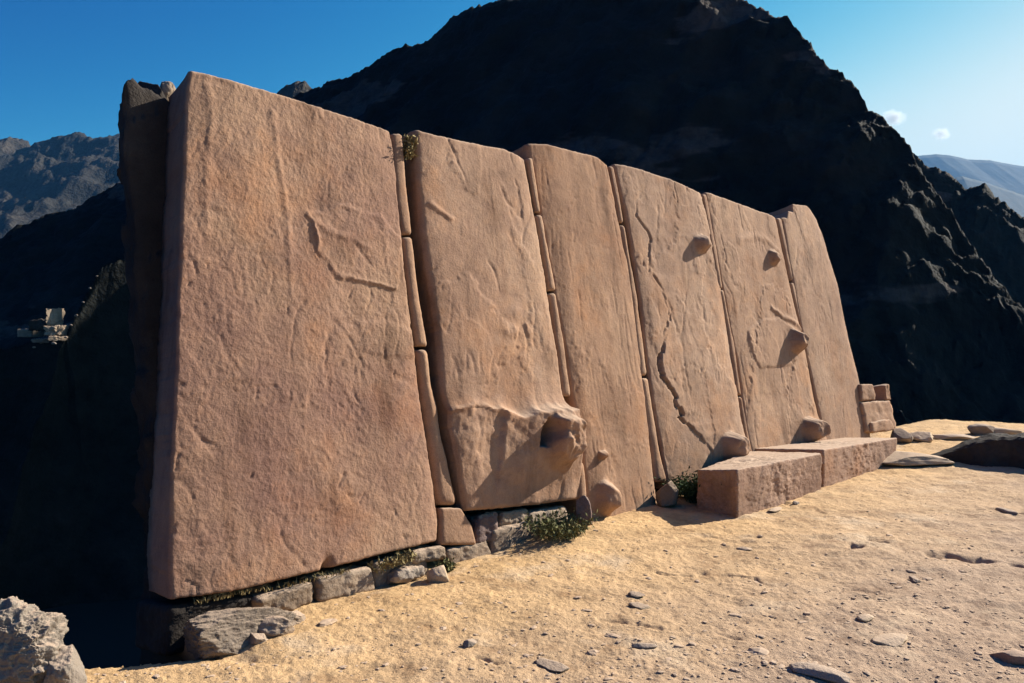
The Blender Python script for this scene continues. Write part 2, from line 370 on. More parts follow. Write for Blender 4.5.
# ------------------------------------------------------------ slabs of the wall
def resamp(pts, n, axis=None):
    pts = np.asarray(pts, float); s_ = np.concatenate([[0], np.cumsum(np.linalg.norm(np.diff(pts, axis=0), axis=1))])
    q = np.linspace(0, s_[-1], n); return np.stack([np.interp(q, s_, pts[:, 0]), np.interp(q, s_, pts[:, 1])], 1)
def slab(name, left, right, top, bottom, h0=0., thick=.6, res=.014, rad=.05, mat=None, relief=None, jag=.006, rough=.012, parent=None, parts=None, seed=0, px=True, pecked=.004, curve=(.018, .22)):
    """a stone of the wall: outline traced on the wall plane (pixels), own relief, thickness behind.
    left/right run bottom->top, top/bottom run left->right (end points shared)"""
    cv = (lambda l: UVs(l, h0)) if px else (lambda l: np.asarray(l, float))
    Lf, Rt, Tp, Bt = cv(left), cv(right), cv(top), cv(bottom)
    wdt = max(np.linalg.norm(Tp[-1]-Tp[0]), np.linalg.norm(Bt[-1]-Bt[0])); hgt = max(np.linalg.norm(Lf[-1]-Lf[0]), np.linalg.norm(Rt[-1]-Rt[0]))
    nu = max(8, int(wdt/res)); nv = max(8, int(hgt/res))
    Lf, Rt, Tp, Bt = resamp(Lf, nv), resamp(Rt, nv), resamp(Tp, nu), resamp(Bt, nu)
    s_ = np.linspace(0, 1, nu)[None, :, None]; t_ = np.linspace(0, 1, nv)[:, None, None]
    P = (1-s_)*Lf[:, None]+s_*Rt[:, None]+(1-t_)*Bt[None]+t_*Tp[None]-((1-s_)*(1-t_)*Bt[0]+s_*(1-t_)*Bt[-1]+(1-s_)*t_*Tp[0]+s_*t_*Tp[-1])
    U = P[..., 0].ravel(); V = P[..., 1].ravel()
    q = np.stack([U, V, np.full_like(U, seed*3.7)], 1)
    jx = fbm(q, 5, 4, seed=seed)*jag*1.5+fbm(q, 24, 3, seed=seed+1)*jag; jy = fbm(q, 5, 4, seed=seed+2)*jag*1.5+fbm(q, 24, 3, seed=seed+3)*jag
    # distance to the outline, for rounding the edge
    S = np.broadcast_to(s_[..., 0], (nv, nu)); T = np.broadcast_to(t_[..., 0], (nv, nu))
    w_row = np.linalg.norm(P[:, -1]-P[:, 0], axis=1)[:, None]; h_col = np.linalg.norm(P[-1]-P[0], axis=1)[None, :]
    dl = (S*w_row).ravel(); dr = ((1-S)*w_row).ravel(); db = (T*h_col).ravel(); dt = ((1-T)*h_col).ravel()
    rv = rad*(1+.5*fbm(q, 3, 2, seed=seed+6))
    def rnd(dd, r): t2 = np.clip(1-dd/r, 0, 1); return r*(1-np.sqrt(np.clip(1-t2*t2, 0, 1)))
    H = rough*fbm(q, 1.1, 4, seed=seed+4)*2.0+rough*.35*fbm(q, 6, 4, seed=seed+5)
    if res <= .02: H += pecked*.85*fbm(q*np.array([1, .8, 1]), 40, 3, .6, seed=seed+7)
    if w_row.mean() > .6:      # the dressed faces swell slightly and fall away toward their edges
        H -= curve[0]*np.clip(1-dl/curve[1], 0, 1)**2+.022*np.clip(1-dr/.22, 0, 1)**2
    H -= rnd(dl, rv)+rnd(dr, rv)+.5*rnd(dt, rv*.7)+.6*rnd(db, rv*.8)
    if relief: H = relief(U, V, H, q)
    X = W(U+jx, V+jy, h0+H)
    faces = gridfaces(nu, nv).tolist()
    # side walls + back
    loop = np.concatenate([np.arange(nu), np.arange(1, nv)*nu+nu-1, (nv-1)*nu+np.arange(nu-2, -1, -1), np.arange(nv-2, 0, -1)*nu])
    rings = []; verts = [X]; base = len(X)
    depths = [.004, .014, .04]+list(np.linspace(.1, thick, max(2, int(thick/.09)))) if thick > .12 else [.004, .014, .04, thick]
    bl = X[loop]; cen = X.mean(0)
    for dd in depths:
        pr = bl-N*dd
        n1 = (fbm(pr, 4, 3, seed=seed+9)*.02+fbm(pr, 14, 3, seed=seed+8)*.008)*smooth(0, .08, dd)
        out = (bl-cen); out -= np.outer(out@N, N); out /= np.linalg.norm(out, axis=1)[:, None]
        verts.append(pr+out*n1[:, None]-out*(.03*dd/thick)); rings.append(np.arange(len(loop))+base); base += len(loop)
    prev = loop
    for rg in rings:
        for i in range(len(loop)):
            j = (i+1) % len(loop); faces.append((prev[j], prev[i], rg[i], rg[j]))
        prev = rg
    verts.append((verts[-1].mean(0))[None]); c = base
    for i in range(len(loop)): faces.append((prev[(i+1) % len(loop)], prev[i], c))
    allv = np.vstack(verts)
    if not parts: return mesh(name, allv, faces, mat, parent)
    # carved bosses are cut out of the same surface as meshes of their own
    fa = np.array(faces[:(nu-1)*(nv-1)]); cu = U[fa].mean(1); cv2 = V[fa].mean(1)
    owner = np.zeros(len(faces), int)
    for pi, (pn, fn, pm, lab) in enumerate(parts): owner[:len(fa)][fn(cu, cv2)] = pi+1
    def sub(mask):
        ff = [faces[i] for i in np.nonzero(mask)[0]]; idx = sorted({a for f1 in ff for a in f1}); mp = {a: i for i, a in enumerate(idx)}
        return allv[idx], [tuple(mp[a] for a in f1) for f1 in ff]
    v0, f0 = sub(owner == 0)
    root = mesh(name, v0, f0, mat)
    for pi, (pn, fn, pm, lab) in enumerate(parts):
        v1, f1 = sub(owner == pi+1)
        if len(f1): 
            oo = mesh(pn, v1, f1, pm or mat, root)
            if lab: oo['label'] = lab
    return root

def inpoly(U, V, pts):
    pts = np.asarray(pts, float); ins = np.zeros(len(U), bool); j = len(pts)-1
    for i in range(len(pts)):
        xi, yi = pts[i]; xj, yj = pts[j]
        c = ((yi > V) != (yj > V)) & (U < (xj-xi)*(V-yi)/(yj-yi+1e-12)+xi); ins ^= c; j = i
    return ins
def signed(U, V, pts):                       # <0 inside
    dd = polydist(U, V, pts, True); return np.where(inpoly(U, V, pts), -dd, dd)
def boss(U, V, c, ru, rv, hh, flat=.45, ang=0., lip=0.):
    """protruding stub with a rough blunt end and a steep, slightly flared foot"""
    du, dv = U-c[0], V-c[1]
    qq = np.stack([U, V, 0*U], 1); w1 = fbm(qq, 7, 3, seed=int(c[0]*10))*.12
    du = du+w1*ru*1.2; dv = dv+fbm(qq, 7, 3, seed=int(c[1]*10)+5)*.12*rv*1.2
    ca, sa = math.cos(ang), math.sin(ang)
    x = (du*ca+dv*sa)/ru; y = (-du*sa+dv*ca)/rv
    r = (np.abs(x)**3.2+np.abs(y)**3.2)**(1/3.2)
    k = 1-smooth(flat, 1.0, r)
    top = 1+.22*x-.12*y+.25*fbm(qq, 9, 3, seed=77)
    return hh*k*top+hh*.16*np.exp(-np.maximum(r-.75, 0)*3.0)*smooth(-1.2, .4, y)
def organic(U, V, H, q, seed=0, cr=.010, sp=.012, fu=2.4, fv=.6, mask=.08):
    """natural weathering: fine wandering cracks and spalled patches with crisp edges"""
    P1 = np.stack([U*fu, V*fv, np.full_like(U, seed*3.1)], 1); jt = fbm(q, 9, 3, seed=seed+90)
    for k, (sc, dp, md) in enumerate(((1.0, 1.0, .0), (2.1, .7, .1), (4.3, .5, .16))):
        c = np.abs(perlin(P1*sc+k*7.7)+.05*jt/sc)
        mk = smooth(md+mask, md+mask+.12, perlin(q*1.7*np.array([1, 1, 1])+k*11+seed))
        H = H-cr*dp*np.exp(-(c/(.022*sc**.6))**2)*mk
    for k, (sc, hgt) in enumerate(((.9, 1.0), (1.9, .6), (3.7, .4))):
        f_ = perlin(np.stack([U*sc*1.3, V*sc*.75, np.full_like(U, seed*1.7+k*9)], 1))+.10*jt+.04*fbm(q, 30, 2, seed=seed+95)
        H = H+sp*hgt*smooth(-.012, .012, f_-.12-.06*k)
    return H
def boss_region(c, ru, rv, k=.98):
    return lambda u, v: (np.abs((u-c[0])/ru)**2.4+np.abs((v-c[1])/rv)**2.4) < k**2.4

MONO = {}
# ---- first monolith
scar = UVs([(308, 214), (316, 232), (317, 250), (330, 266), (343, 278), (368, 282), (396, 290)])
scar2 = UVs([(316, 222), (330, 232), (352, 240), (368, 247)])
flake1 = UVs([(358, 322), (364, 350), (392, 357), (418, 356), (416, 332), (388, 322)])
vr = UVs([(272, 112), (277, 150), (284, 190), (288, 235), (291, 300)])
vr0 = UVs([(208, 75), (212, 110), (208, 160), (206, 230)])
flk = UVs([(310, 214), (318, 250), (343, 278), (396, 290), (402, 240), (380, 215), (340, 205)])
def relief1(U, V, H, q):
    wob = fbm(q, 9, 4, seed=31)*.035; wob2 = fbm(q, 9, 4, seed=33)*.035; am = .55+.9*np.clip(fbm(q, 3.5, 3, seed=36)+.3, 0, 1)
    H = H+am*.015*np.exp(-(polydist(U+wob, V+wob2, scar)/.014)**2)+.009*smooth(.012, -.012, signed(U+wob, V+wob2, flk))
    H += am*.009*np.exp(-(polydist(U+wob, V+wob2, scar2)/.03)**2)
    H += .009*smooth(.03, -.02, signed(U+wob, V+wob2, flake1))
    H += am*.007*np.exp(-(polydist(U+wob*.5, V, vr)/.025)**2)+.005*np.exp(-(polydist(U+wob*.5, V, vr0)/.03)**2)
    nt_ = UV(327, 567); H -= .10*np.exp(-(((U+wob-nt_[0])/.035)**2+((V-nt_[1]+.02)/.06)**2))
    for k in range(26):                      # pick marks and spalls
        u0, v0 = rng_marks[k, 0]*2, rng_marks[k, 1]*2.2+.2; a = rng_marks[k, 2]*2.2-2.4
        L_ = .02+.09*rng_marks[k, 3]
        H -= .009*np.exp(-(polydist(U+wob*.7, V+wob2*.7, [(u0, v0), (u0+L_*math.cos(a), v0+L_*math.sin(a))])/.008)**2)
    return organic(U, V, H, q, 1, .006, .004, 2.0, 1.1, .05)
rng_marks = np.random.default_rng(11).random((60, 4))
o = slab('monolith', [(172, 600), (171, 560), (173, 480), (178, 350), (183, 200), (188, 90), (191, 68)], [(438, 541), (439, 520), (432, 470), (423, 410), (416, 352), (407, 280), (400, 200), (396, 150), (391, 131)],
    [(191, 68), (230, 79), (300, 101), (350, 117), (391, 131)], [(172, 600), (230, 592), (290, 577), (340, 565), (400, 549), (438, 541)],
    thick=.42, mat=M_PURP, relief=relief1, curve=(.026, .55), rad=.020, res=.0115, rough=.008, pecked=.0065, seed=1)
tag(o, 'broadest pink standing slab at the near left end, pecked face with hook-shaped scar', 'monolith', 'standing slabs of the wall')

# ---- second monolith, with the broken ledge and hollow lobe
c_lobe = UV(562, 437, .2)
led = UVs([(446, 412), (462, 408), (480, 408), (498, 411), (515, 417), (530, 411), (548, 410), (570, 412)])
sc2 = UVs([(430, 203), (440, 212), (450, 220)])
def relief2(U, V, H, q):
    wob = fbm(q, 7, 4, seed=32)*.04; wob2 = fbm(q, 7, 4, seed=34)*.04
    vl = interp(U, led)+fbm(np.stack([U, 0*U, 0*U], 1), 5, 3, seed=40)*.05
    below = smooth(.018, -.022, V-vl+wob*.4); right = smooth(2.6, 3.9, U); bot = smooth(.25, .95, V)
    bulge = (.085+.11*right)*bot
    H = H+below*bulge+bulge*.75*np.exp(-np.maximum(V-vl, 0)/.055)*(1-below)
    # sheared facets of the projecting mass
    H += below*(.035*fbm(q, 2.2, 3, seed=41)+.012*fbm(q, 8, 4, .6, ridge=True, seed=42)*bot)
    H -= below*.045*smooth(.03, -.03, U-(2.83+.22*(V-.6))+wob*1.5)*bot
    # compact knob at the right with a dark hole between it and the ledge
    du = (U-c_lobe[0]-.05)/.22; dv = (V-c_lobe[1]+.02)/.27
    r = (np.abs(du)**2.6+np.abs(dv)**2.6)**(1/2.6)*(1+.30*fbm(q, 5, 3, seed=46))
    H += .15*(1-smooth(.6, 1.02, r))*(1+.45*fbm(q, 6, 4, .6, seed=47))
    hc = (c_lobe[0]-.15, c_lobe[1]+.05)
    rr = np.hypot((U-hc[0]-.4*(V-hc[1]))/.085, (V-hc[1])/.15)*(1+.6*fbm(q, 6, 4, .6, seed=44))
    H -= .36*(1-smooth(.5, 1.05, rr))
    H += .05*np.exp(-(((U-c_lobe[0]+.02)/.05)**2+((V-c_lobe[1]+.06)/.07)**2))
    for cc in [UV(512, 312), UV(508, 330)]: H += .015*np.exp(-(((U+wob-cc[0])/.12)**2+((V+wob2-cc[1])/.06)**2))
    H += .014*np.exp(-(polydist(U+wob, V+wob2, sc2)/.02)**2)
    return organic(U, V, H, q, 2, .009, .007, 2.6, .8, .06)
rng_m2 = np.random.default_rng(12).random((60, 4))
o = slab('monolith', [(468, 511), (462, 490), (452, 440), (443, 390), (438, 330), (432, 285), (424, 230), (420, 180), (416, 128)], [(583, 498), (580, 470), (574, 440), (566, 400), (558, 345), (548, 282), (540, 230), (533, 190), (527, 158)],
    [(416, 128), (436, 135), (470, 142), (505, 149), (527, 158)], [(468, 511), (500, 508), (540, 504), (583, 498)],
    thick=.42, mat=M_S2, relief=relief2, rad=.045, rough=.008, res=.0135, h0=.02, seed=2,
    parts=[('boss', lambda u, v: np.hypot((u-c_lobe[0])/.31, (v-c_lobe[1])/.29) < 1.0, None, 'hollowed broken lump jutting from the lower right'), ('ledge', lambda u, v: v < interp(u, led), None, 'broken projecting mass')])
tag(o, 'pink standing slab whose lower part juts out in a broken ledge with a dark hollow', 'monolith', 'standing slabs of the wall')

# ---- third monolith
k3a, k3b = UV(604, 455, .03), UV(610, 498, .08)
def cracks(U, V, H, q, arr, ur, vr_, depth=.010, wd=.012, lmin=.05, lmax=.2, spread=.6, seed=0):
    wob = fbm(q, 6, 3, seed=50+seed)*.03
    for a_ in arr:
        u0 = ur[0]+a_[0]*(ur[1]-ur[0]); v0 = vr_[0]+a_[1]*(vr_[1]-vr_[0]); a = -1.57+(.5-a_[2])*spread; L_ = lmin+(lmax-lmin)*a_[3]
        H = H-depth*np.exp(-(polydist(U+wob, V+wob*.5, [(u0, v0), (u0+L_*math.cos(a), v0+L_*math.sin(a))])/wd)**2)
    return H
def relief3(U, V, H, q):
    H = organic(U, V, H, q, 3, .007, .0035, 3.4, .30, .03)
    H += boss(U, V, k3a, .085, .05, .06, .2)
    H += boss(U, V, k3b, .15, .19, .14, .35, -.35)
    H -= .02*smooth(.35, 0, U-3.84)+0*V
    return H
o = slab('monolith', [(590, 531), (588, 500), (583, 450), (575, 405), (566, 345), (555, 285), (545, 230), (536, 180), (530, 142)], [(661, 517), (655, 470), (648, 400), (638, 320), (629, 260), (619, 212), (609, 165)],
    [(530, 142), (548, 144), (575, 151), (598, 157), (609, 165)], [(590, 531), (625, 526), (661, 517)],
    thick=.42, mat=M_S3, relief=relief3, rad=.04, rough=.008, res=.0135, h0=.0, seed=3,
    parts=[('boss', boss_region(k3b, .15, .19), None, 'rounded stub near the foot of the slab'), ('nub', boss_region(k3a, .085, .05), None, 'small nub above the larger stub')])
tag(o, 'narrow pink standing slab, smooth with fine vertical cracks and two nubs near its foot', 'monolith', 'standing slabs of the wall')

# ---- fourth monolith, long stepped crack
ck = np.array([UV(*p) for p in [(649, 176), (645, 190), (637, 202), (637, 216), (648, 232), (651, 240), (649, 256), (650, 272), (661, 290), (670, 308), (669, 326), (662, 345), (660, 362), (662, 372), (668, 382), (676, 398), (681, 416), (692, 430), (701, 436), (712, 451)]])
k4a, k4b = UV(704, 243, .06), UV(735, 447, .1)
def relief4(U, V, H, q):
    uc = np.interp(-V, -ck[:, 1], ck[:, 0])
    st = np.floor(V*11+1.5*perlin(np.stack([V*2, 0*V, 0*V], 1))); jit = (perlin(np.stack([st*.731+.37, st*0+.2, st*0+.4], 1))*.14)
    du = U-uc-jit*(.4+.6*smooth(2.9, 2.2, V))+fbm(q, 14, 3, seed=62)*.02
    act = smooth(3.65, 3.4, V)*smooth(.2, .5, V); dash = .35+.65*smooth(-.15, .15, perlin(np.stack([V*4.5, 0*V+.3, 0*V], 1)))
    H = organic(U, V, H, q, 4, .008, .007, 2.6, .8, .05)
    H = H+act*dash*(.010+.010*smooth(1.9, 1.6, V))*smooth(0, .014, du)*np.exp(-np.maximum(du, 0)/.5)
    slot = smooth(1.75, 1.6, V)*smooth(.70, .95, V)*(.5+.5*smooth(-.1, .1, perlin(np.stack([V*5+3, 0*V+.3, 0*V], 1))))
    H -= slot*.085*np.exp(-((du+.014)/.024)**4)+act*dash*.020*np.exp(-((du+.006)/.010)**2)
    H += boss(U, V, k4a, .15, .13, .12, .3, .2); H += boss(U, V, k4b, .17, .19, .20, .45, .15)
    return H
o = slab('monolith', [(670, 490), (667, 473), (660, 432), (652, 389), (642, 309), (630, 230), (615, 163)], [(752, 470), (749, 448), (742, 419), (732, 349), (719, 269), (710, 225), (702, 193)],
    [(615, 163), (640, 169), (670, 179), (702, 193)], [(670, 490), (710, 480), (752, 470)],
    thick=.42, mat=M_S4, relief=relief4, rad=.028, rough=.008, res=.0145, h0=-.01, seed=4,
    parts=[('knob', boss_region(k4a, .15, .13), None, 'upper knob at the right edge'), ('footing_stub', boss_region(k4b, .17, .19), None, 'large stub resting just above the bench')])
tag(o, 'pink standing slab split by a long jagged zigzag crack, knob near its upper right edge', 'monolith', 'standing slabs of the wall')

# ---- fifth monolith
k5a, k5b, k5c = UV(776, 257, .04), UV(799, 341, .08), UV(815, 430, .1)
lg5 = UVs([(772, 308), (782, 316), (794, 322), (806, 332)])
lg5a = UVs([(740, 240), (755, 236), (768, 240), (779, 250)])
pat5 = UVs([(748, 330), (752, 355), (760, 368), (785, 366), (797, 360), (800, 335), (780, 318), (762, 320)])
def relief5(U, V, H, q):
    wob = fbm(q, 6, 3, seed=65)*.03
    H = H+.022*np.exp(-(polydist(U+wob*.6, V+wob*.4, lg5)/.035)**2)+.012*np.exp(-(polydist(U+wob, V+wob, lg5a)/.05)**2)
    H += .013*smooth(.02, -.02, signed(U+wob, V+wob, pat5))
    H += boss(U, V, k5a, .14, .14, .09, .25); H += boss(U, V, k5b, .17, .19, .16, .3, -.3); H += boss(U, V, k5c, .22, .20, .22, .45, .15)
    H = organic(U, V, H, q, 5, .008, .008, 2.4, .8, .05)
    return H
o = slab('monolith', [(754, 460), (749, 438), (739, 364), (722, 279), (714, 235), (706, 192)], [(830, 440), (819, 414), (804, 339), (791, 284), (784, 250), (777, 217)],
    [(706, 192), (730, 200), (755, 209), (777, 217)], [(754, 460), (790, 450), (830, 440)],
    thick=.42, mat=M_S5, relief=relief5, rad=.028, rough=.008, res=.0155, h0=-.01, seed=5,
    parts=[('nub', boss_region(k5a, .14, .14), None, 'small upper knob'), ('knob', boss_region(k5b, .17, .19), None, 'pointed knob under a ledge at mid height'), ('footing_stub', boss_region(k5c, .22, .20), None, 'large square stub at the foot')])
tag(o, 'pink standing slab with a pointed knob under a ledge halfway up its right edge', 'monolith', 'standing slabs of the wall')

# ---- sixth monolith
def relief6(U, V, H, q):
    H = organic(U, V, H, q, 6, .007, .004, 2.2, .7, .08)
    c = UV(841, 270); H -= .03*np.exp(-(((U-c[0])/.05)**2+((V-c[1])/.08)**2))
    return H
o = slab('monolith', [(828, 446), (820, 410), (806, 345), (795, 284), (788, 245), (784, 222), (782, 217)], [(873, 440), (866, 405), (859, 374), (849, 334), (839, 284), (830, 255), (824, 235), (818, 220), (812, 210)],
    [(782, 217), (787, 218), (788, 211), (793, 212), (792, 204), (800, 205), (807, 206), (812, 210)], [(828, 446), (850, 444), (873, 440)],
    thick=.42, mat=M_S6, relief=relief6, rad=.022, rough=.007, res=.0155, h0=0, seed=6)
tag(o, 'last pink standing slab at the far right end, chipped top corner and curved outer edge', 'monolith', 'standing slabs of the wall')

# ---- thin filler stones wedged in the joints
def filler(pts, lab, h0=-.01, mat=M_PINK, seed=0, rad=None, thick=.3):
    """pts: rows (y, xleft, xright) from bottom to top"""
    left = [(r[1], r[0]) for r in pts]; right = [(r[2], r[0]) for r in pts]
    b = [left[0], right[0]]; t = [left[-1], right[-1]]
    wd = abs(UV(*right[0])[0]-UV(*left[0])[0])
    o = slab('filler_stone', left, right, t, b, h0=h0, thick=thick, mat=mat, res=.014, rad=rad or wd*.42, rough=.004, seed=seed, jag=.004)
    return tag(o, lab, 'filler stone', 'slivers wedged between the slabs')
filler([(234, 403, 414), (200, 397, 410), (165, 393, 407), (133, 392, 404)], 'topmost long sliver in the wide joint right of the broadest slab', seed=21)
filler([(346, 418, 429), (290, 409, 420), (237, 403, 414)], 'middle long sliver in the wide joint right of the broadest slab', seed=22)
filler([(505, 440, 459), (496, 438, 458), (440, 431, 446), (395, 424, 438), (349, 418, 430)], 'lowest and widest sliver right of the broadest slab, flaring at its foot', seed=23)
filler([(545, 441, 478), (525, 441, 473), (508, 441, 462)], 'squarish filler block under the flaring sliver, beside the foot of the broadest slab', seed=24, rad=.04)
filler([(212, 537, 541), (185, 532, 537), (158, 528, 533)], 'topmost thin sliver between the ledge slab and the narrow smooth slab', seed=25, h0=0)
filler([(290, 550, 557), (250, 543, 550), (215, 537, 543)], 'second thin sliver down between the ledge slab and the narrow smooth slab', seed=26, h0=0)
filler([(396, 563, 573), (345, 557, 566), (293, 550, 558)], 'third thin sliver down, ending just above the hollow of the ledge slab', seed=27, h0=0)
filler([(500, 580, 588), (480, 579, 587), (462, 577, 585)], 'short lowest sliver directly under the hollowed lump of the ledge slab', seed=28, h0=.04)
filler([(222, 620, 625), (190, 614, 619), (166, 609.5, 614.5)], 'topmost thin sliver between the narrow smooth slab and the zigzag-crack slab', seed=29)
filler([(375, 641, 649), (300, 632, 639), (225, 620.5, 626)], 'middle thin sliver between the narrow smooth slab and the zigzag-crack slab', seed=30)
filler([(482, 657, 669), (430, 649, 659), (378, 641, 650)], 'lowest rounded sliver between the narrow smooth slab and the zigzag-crack slab', seed=31)
filler([(288, 720, 723.5), (240, 711, 715.5), (194, 702.5, 707)], 'topmost thin sliver between the zigzag-crack slab and the pointed-knob slab', seed=32)
filler([(395, 738, 742.5), (340, 730, 734.5), (290, 720.5, 724.5)], 'middle thin sliver between the zigzag-crack slab and the pointed-knob slab', seed=33)
filler([(462, 750, 756), (430, 744, 749), (397, 738.5, 743.5)], 'lowest thin sliver between the zigzag-crack slab and the pointed-knob slab', seed=34)
filler([(280, 791, 794.5), (250, 785, 789), (218, 777, 782)], 'topmost thin sliver between the pointed-knob slab and the last slab', seed=35, h0=-.02)
filler([(442, 829, 831.5), (400, 816, 819), (340, 804, 807), (283, 791, 795)], 'longest thin sliver between the pointed-knob slab and the last slab', seed=36, h0=-.02)

# ------------------------------------------------------------ blocks and rocks
def cube_shell(n=10):
    """unit cube surface as welded grid: verts (k,3) in [-1,1], faces"""
    idx = {}; V = []; Fc = []
    def vid(p):
        k = tuple(np.round(p*n).astype(int))
        if k not in idx: idx[k] = len(V); V.append(p)
        return idx[k]
    lin = np.linspace(-1, 1, n+1)
    for ax in range(3):
        for sg in (-1, 1):
            for i in range(n):
                for j in range(n):
                    q = []
                    for (a, b) in ((i, j), (i+1, j), (i+1, j+1), (i, j+1)):
                        p = np.zeros(3); p[ax] = sg; p[(ax+1) % 3] = lin[a]; p[(ax+2) % 3] = lin[b]; q.append(vid(p))
                    Fc.append(q if sg > 0 else q[::-1])
    return np.array(V), Fc
_shell = {}
def shell(n):
    if n not in _shell: _shell[n] = cube_shell(n)
    return _shell[n]
def hexa(name, c8, mat, r=.03, n=24, rough=.01, seed=0, parent=None, s=3.0):
    """rounded rough block; c8 = corners ordered (x-,y-,z-),(x+,y-,z-),(x-,y+,z-),(x+,y+,z-), then the same at z+"""
    V, Fc = shell(n); c8 = np.array(c8, float)
    dims = np.array([np.linalg.norm(c8[1]-c8[0]), np.linalg.norm(c8[2]-c8[0]), np.linalg.norm(c8[4]-c8[0])])/2
    rr = min(r, dims.min()*.9); p = V*dims; inn = np.clip(p, -(dims-rr), dims-rr); dl = p-inn; L_ = np.linalg.norm(dl, axis=1)[:, None]+1e-9
    p = (inn+dl/L_*rr)/dims; t = (p+1)/2; X = np.zeros_like(p)
    for k in range(8):
        bx, by, bz = k & 1, (k >> 1) & 1, (k >> 2) & 1
        wgt = (t[:, 0] if bx else 1-t[:, 0])*(t[:, 1] if by else 1-t[:, 1])*(t[:, 2] if bz else 1-t[:, 2]); X += wgt[:, None]*c8[k]
    nr = X-X.mean(0); nr /= np.linalg.norm(nr, axis=1)[:, None]
    X += nr*(rough*(fbm(X, s, 4, seed=seed)+.35*fbm(X, s*5, 3, seed=seed+1)))[:, None]
    return mesh(name, X, Fc, mat, parent)
def rock(name, c, size, mat, seed=0, n=20, cuts=7, rough=.16, rot=0, tilt=None, fine=.03, ridge=False):
    """faceted boulder; c = centre of its base on the ground, size = full extents"""
    V, Fc = shell(n); rs = np.random.default_rng(seed+100)
    p = V/np.linalg.norm(V, axis=1)[:, None]*(.55+.45/np.maximum(np.abs(V).max(1), .01))[:, None]
    p = p*(1+rough*fbm(p, 1.3, 3, seed=seed))[:, None]
    for _ in range(cuts):
        nn = rs.normal(size=3); nn /= np.linalg.norm(nn); cc = .55+.3*rs.random(); dd = p@nn-cc
        p = p-np.outer(np.maximum(dd, 0)*.93, nn)
    f1 = fbm(p, 3.5, 5, .6, ridge=ridge, seed=seed+1)
    p = p*(1+fine*2*f1)[:, None]
    p = p/np.abs(p).max(0); p = p*np.array(size)/2
    if tilt is not None:
        a = tilt; p = np.stack([p[:, 0]*math.cos(a)-p[:, 2]*math.sin(a), p[:, 1], p[:, 0]*math.sin(a)+p[:, 2]*math.cos(a)], 1)
    ca, sa = math.cos(rot), math.sin(rot); p = np.stack([p[:, 0]*ca-p[:, 1]*sa, p[:, 0]*sa+p[:, 1]*ca, p[:, 2]], 1)
    p = p+np.array(c)+np.array([0, 0, size[2]*.5])
    return mesh(name, p, Fc, mat)
def wallblock(px_quad, h, depth, mat, seed, r=.025, rough=.02, name='foundation_stone', n=16, s=4.0):
    """px_quad: front face corners bl, br, tl, tr (pixels), at h in front of the wall plane"""
    q = [W(*UV(*p, h), h) for p in px_quad]; bk = [p-N*depth for p in q]
    return hexa(name, [bk[0], bk[1], q[0], q[1], bk[2], bk[3], q[2], q[3]], mat, r, n, rough, seed, s=s)

# footing row under the broadest slab
fo = 'footing stones under the slabs'
def foot(q, h, dep, mat, seed, lab, **k):
    k.setdefault('rough', .05); k['r'] = .045; k['n'] = 30; return tag(wallblock(q, h, dep, mat, seed, **k), lab, 'stone', fo)
foot([(166, 660), (262, 622), (168, 606), (258, 594)], -.05, .6, M_DARKR, 12, 'footing stone coloured near-black as shade, behind the furrowed boulder', rough=.04)  # near-black colour stands in for the shade under the slab corner
foot([(262, 618), (318, 606), (256, 598), (316, 581)], .02, .5, M_GREY, 1, 'low flat footing stone right of the rough grey boulder')
foot([(318, 606), (378, 592), (318, 578), (374, 566)], .03, .5, M_GREY, 2, 'footing stone with brown cracked face under the middle of the broadest slab', rough=.035)
foot([(376, 594), (430, 583), (374, 562), (426, 549)], -.02, .5, M_GREY, 3, 'dark weathered footing stone under the right part of the broadest slab', rough=.04)
foot([(395, 585), (427, 578), (399, 571), (427, 565)], .10, .2, M_PALE, 4, 'small pale block in front of the footing row')
foot([(412, 566), (450, 559), (410, 551), (446, 545)], .02, .4, M_GREY, 5, 'long thin footing stone at the lower right corner of the broadest slab')
foot([(448, 573), (492, 562), (448, 549), (490, 538)], -.02, .4, M_GREY, 6, 'grey footing stone below the squarish filler block')
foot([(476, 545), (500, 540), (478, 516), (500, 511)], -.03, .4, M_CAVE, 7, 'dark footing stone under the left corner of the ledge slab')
foot([(492, 556), (535, 548), (494, 530), (530, 520)], .0, .4, M_GREY, 8, 'low grey footing stone under the middle of the ledge slab', rough=.035)
foot([(502, 528), (530, 522), (502, 512), (530, 508)], -.03, .4, M_GREY, 9, 'small wedge stone tight under the ledge slab')
foot([(530, 540), (570, 532), (530, 512), (568, 505)], -.02, .4, M_GREY, 10, 'footing stone hidden behind the green shrub', rough=.035)
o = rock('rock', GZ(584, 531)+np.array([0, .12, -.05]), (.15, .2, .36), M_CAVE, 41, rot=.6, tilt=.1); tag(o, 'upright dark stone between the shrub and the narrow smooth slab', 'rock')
o = rock('rock', GZ(668, 508)+np.array([.02, .1, -.03]), (.26, .26, .30), M_GREY, 42); tag(o, 'roundish grey stone in the shade left of the bench', 'rock')

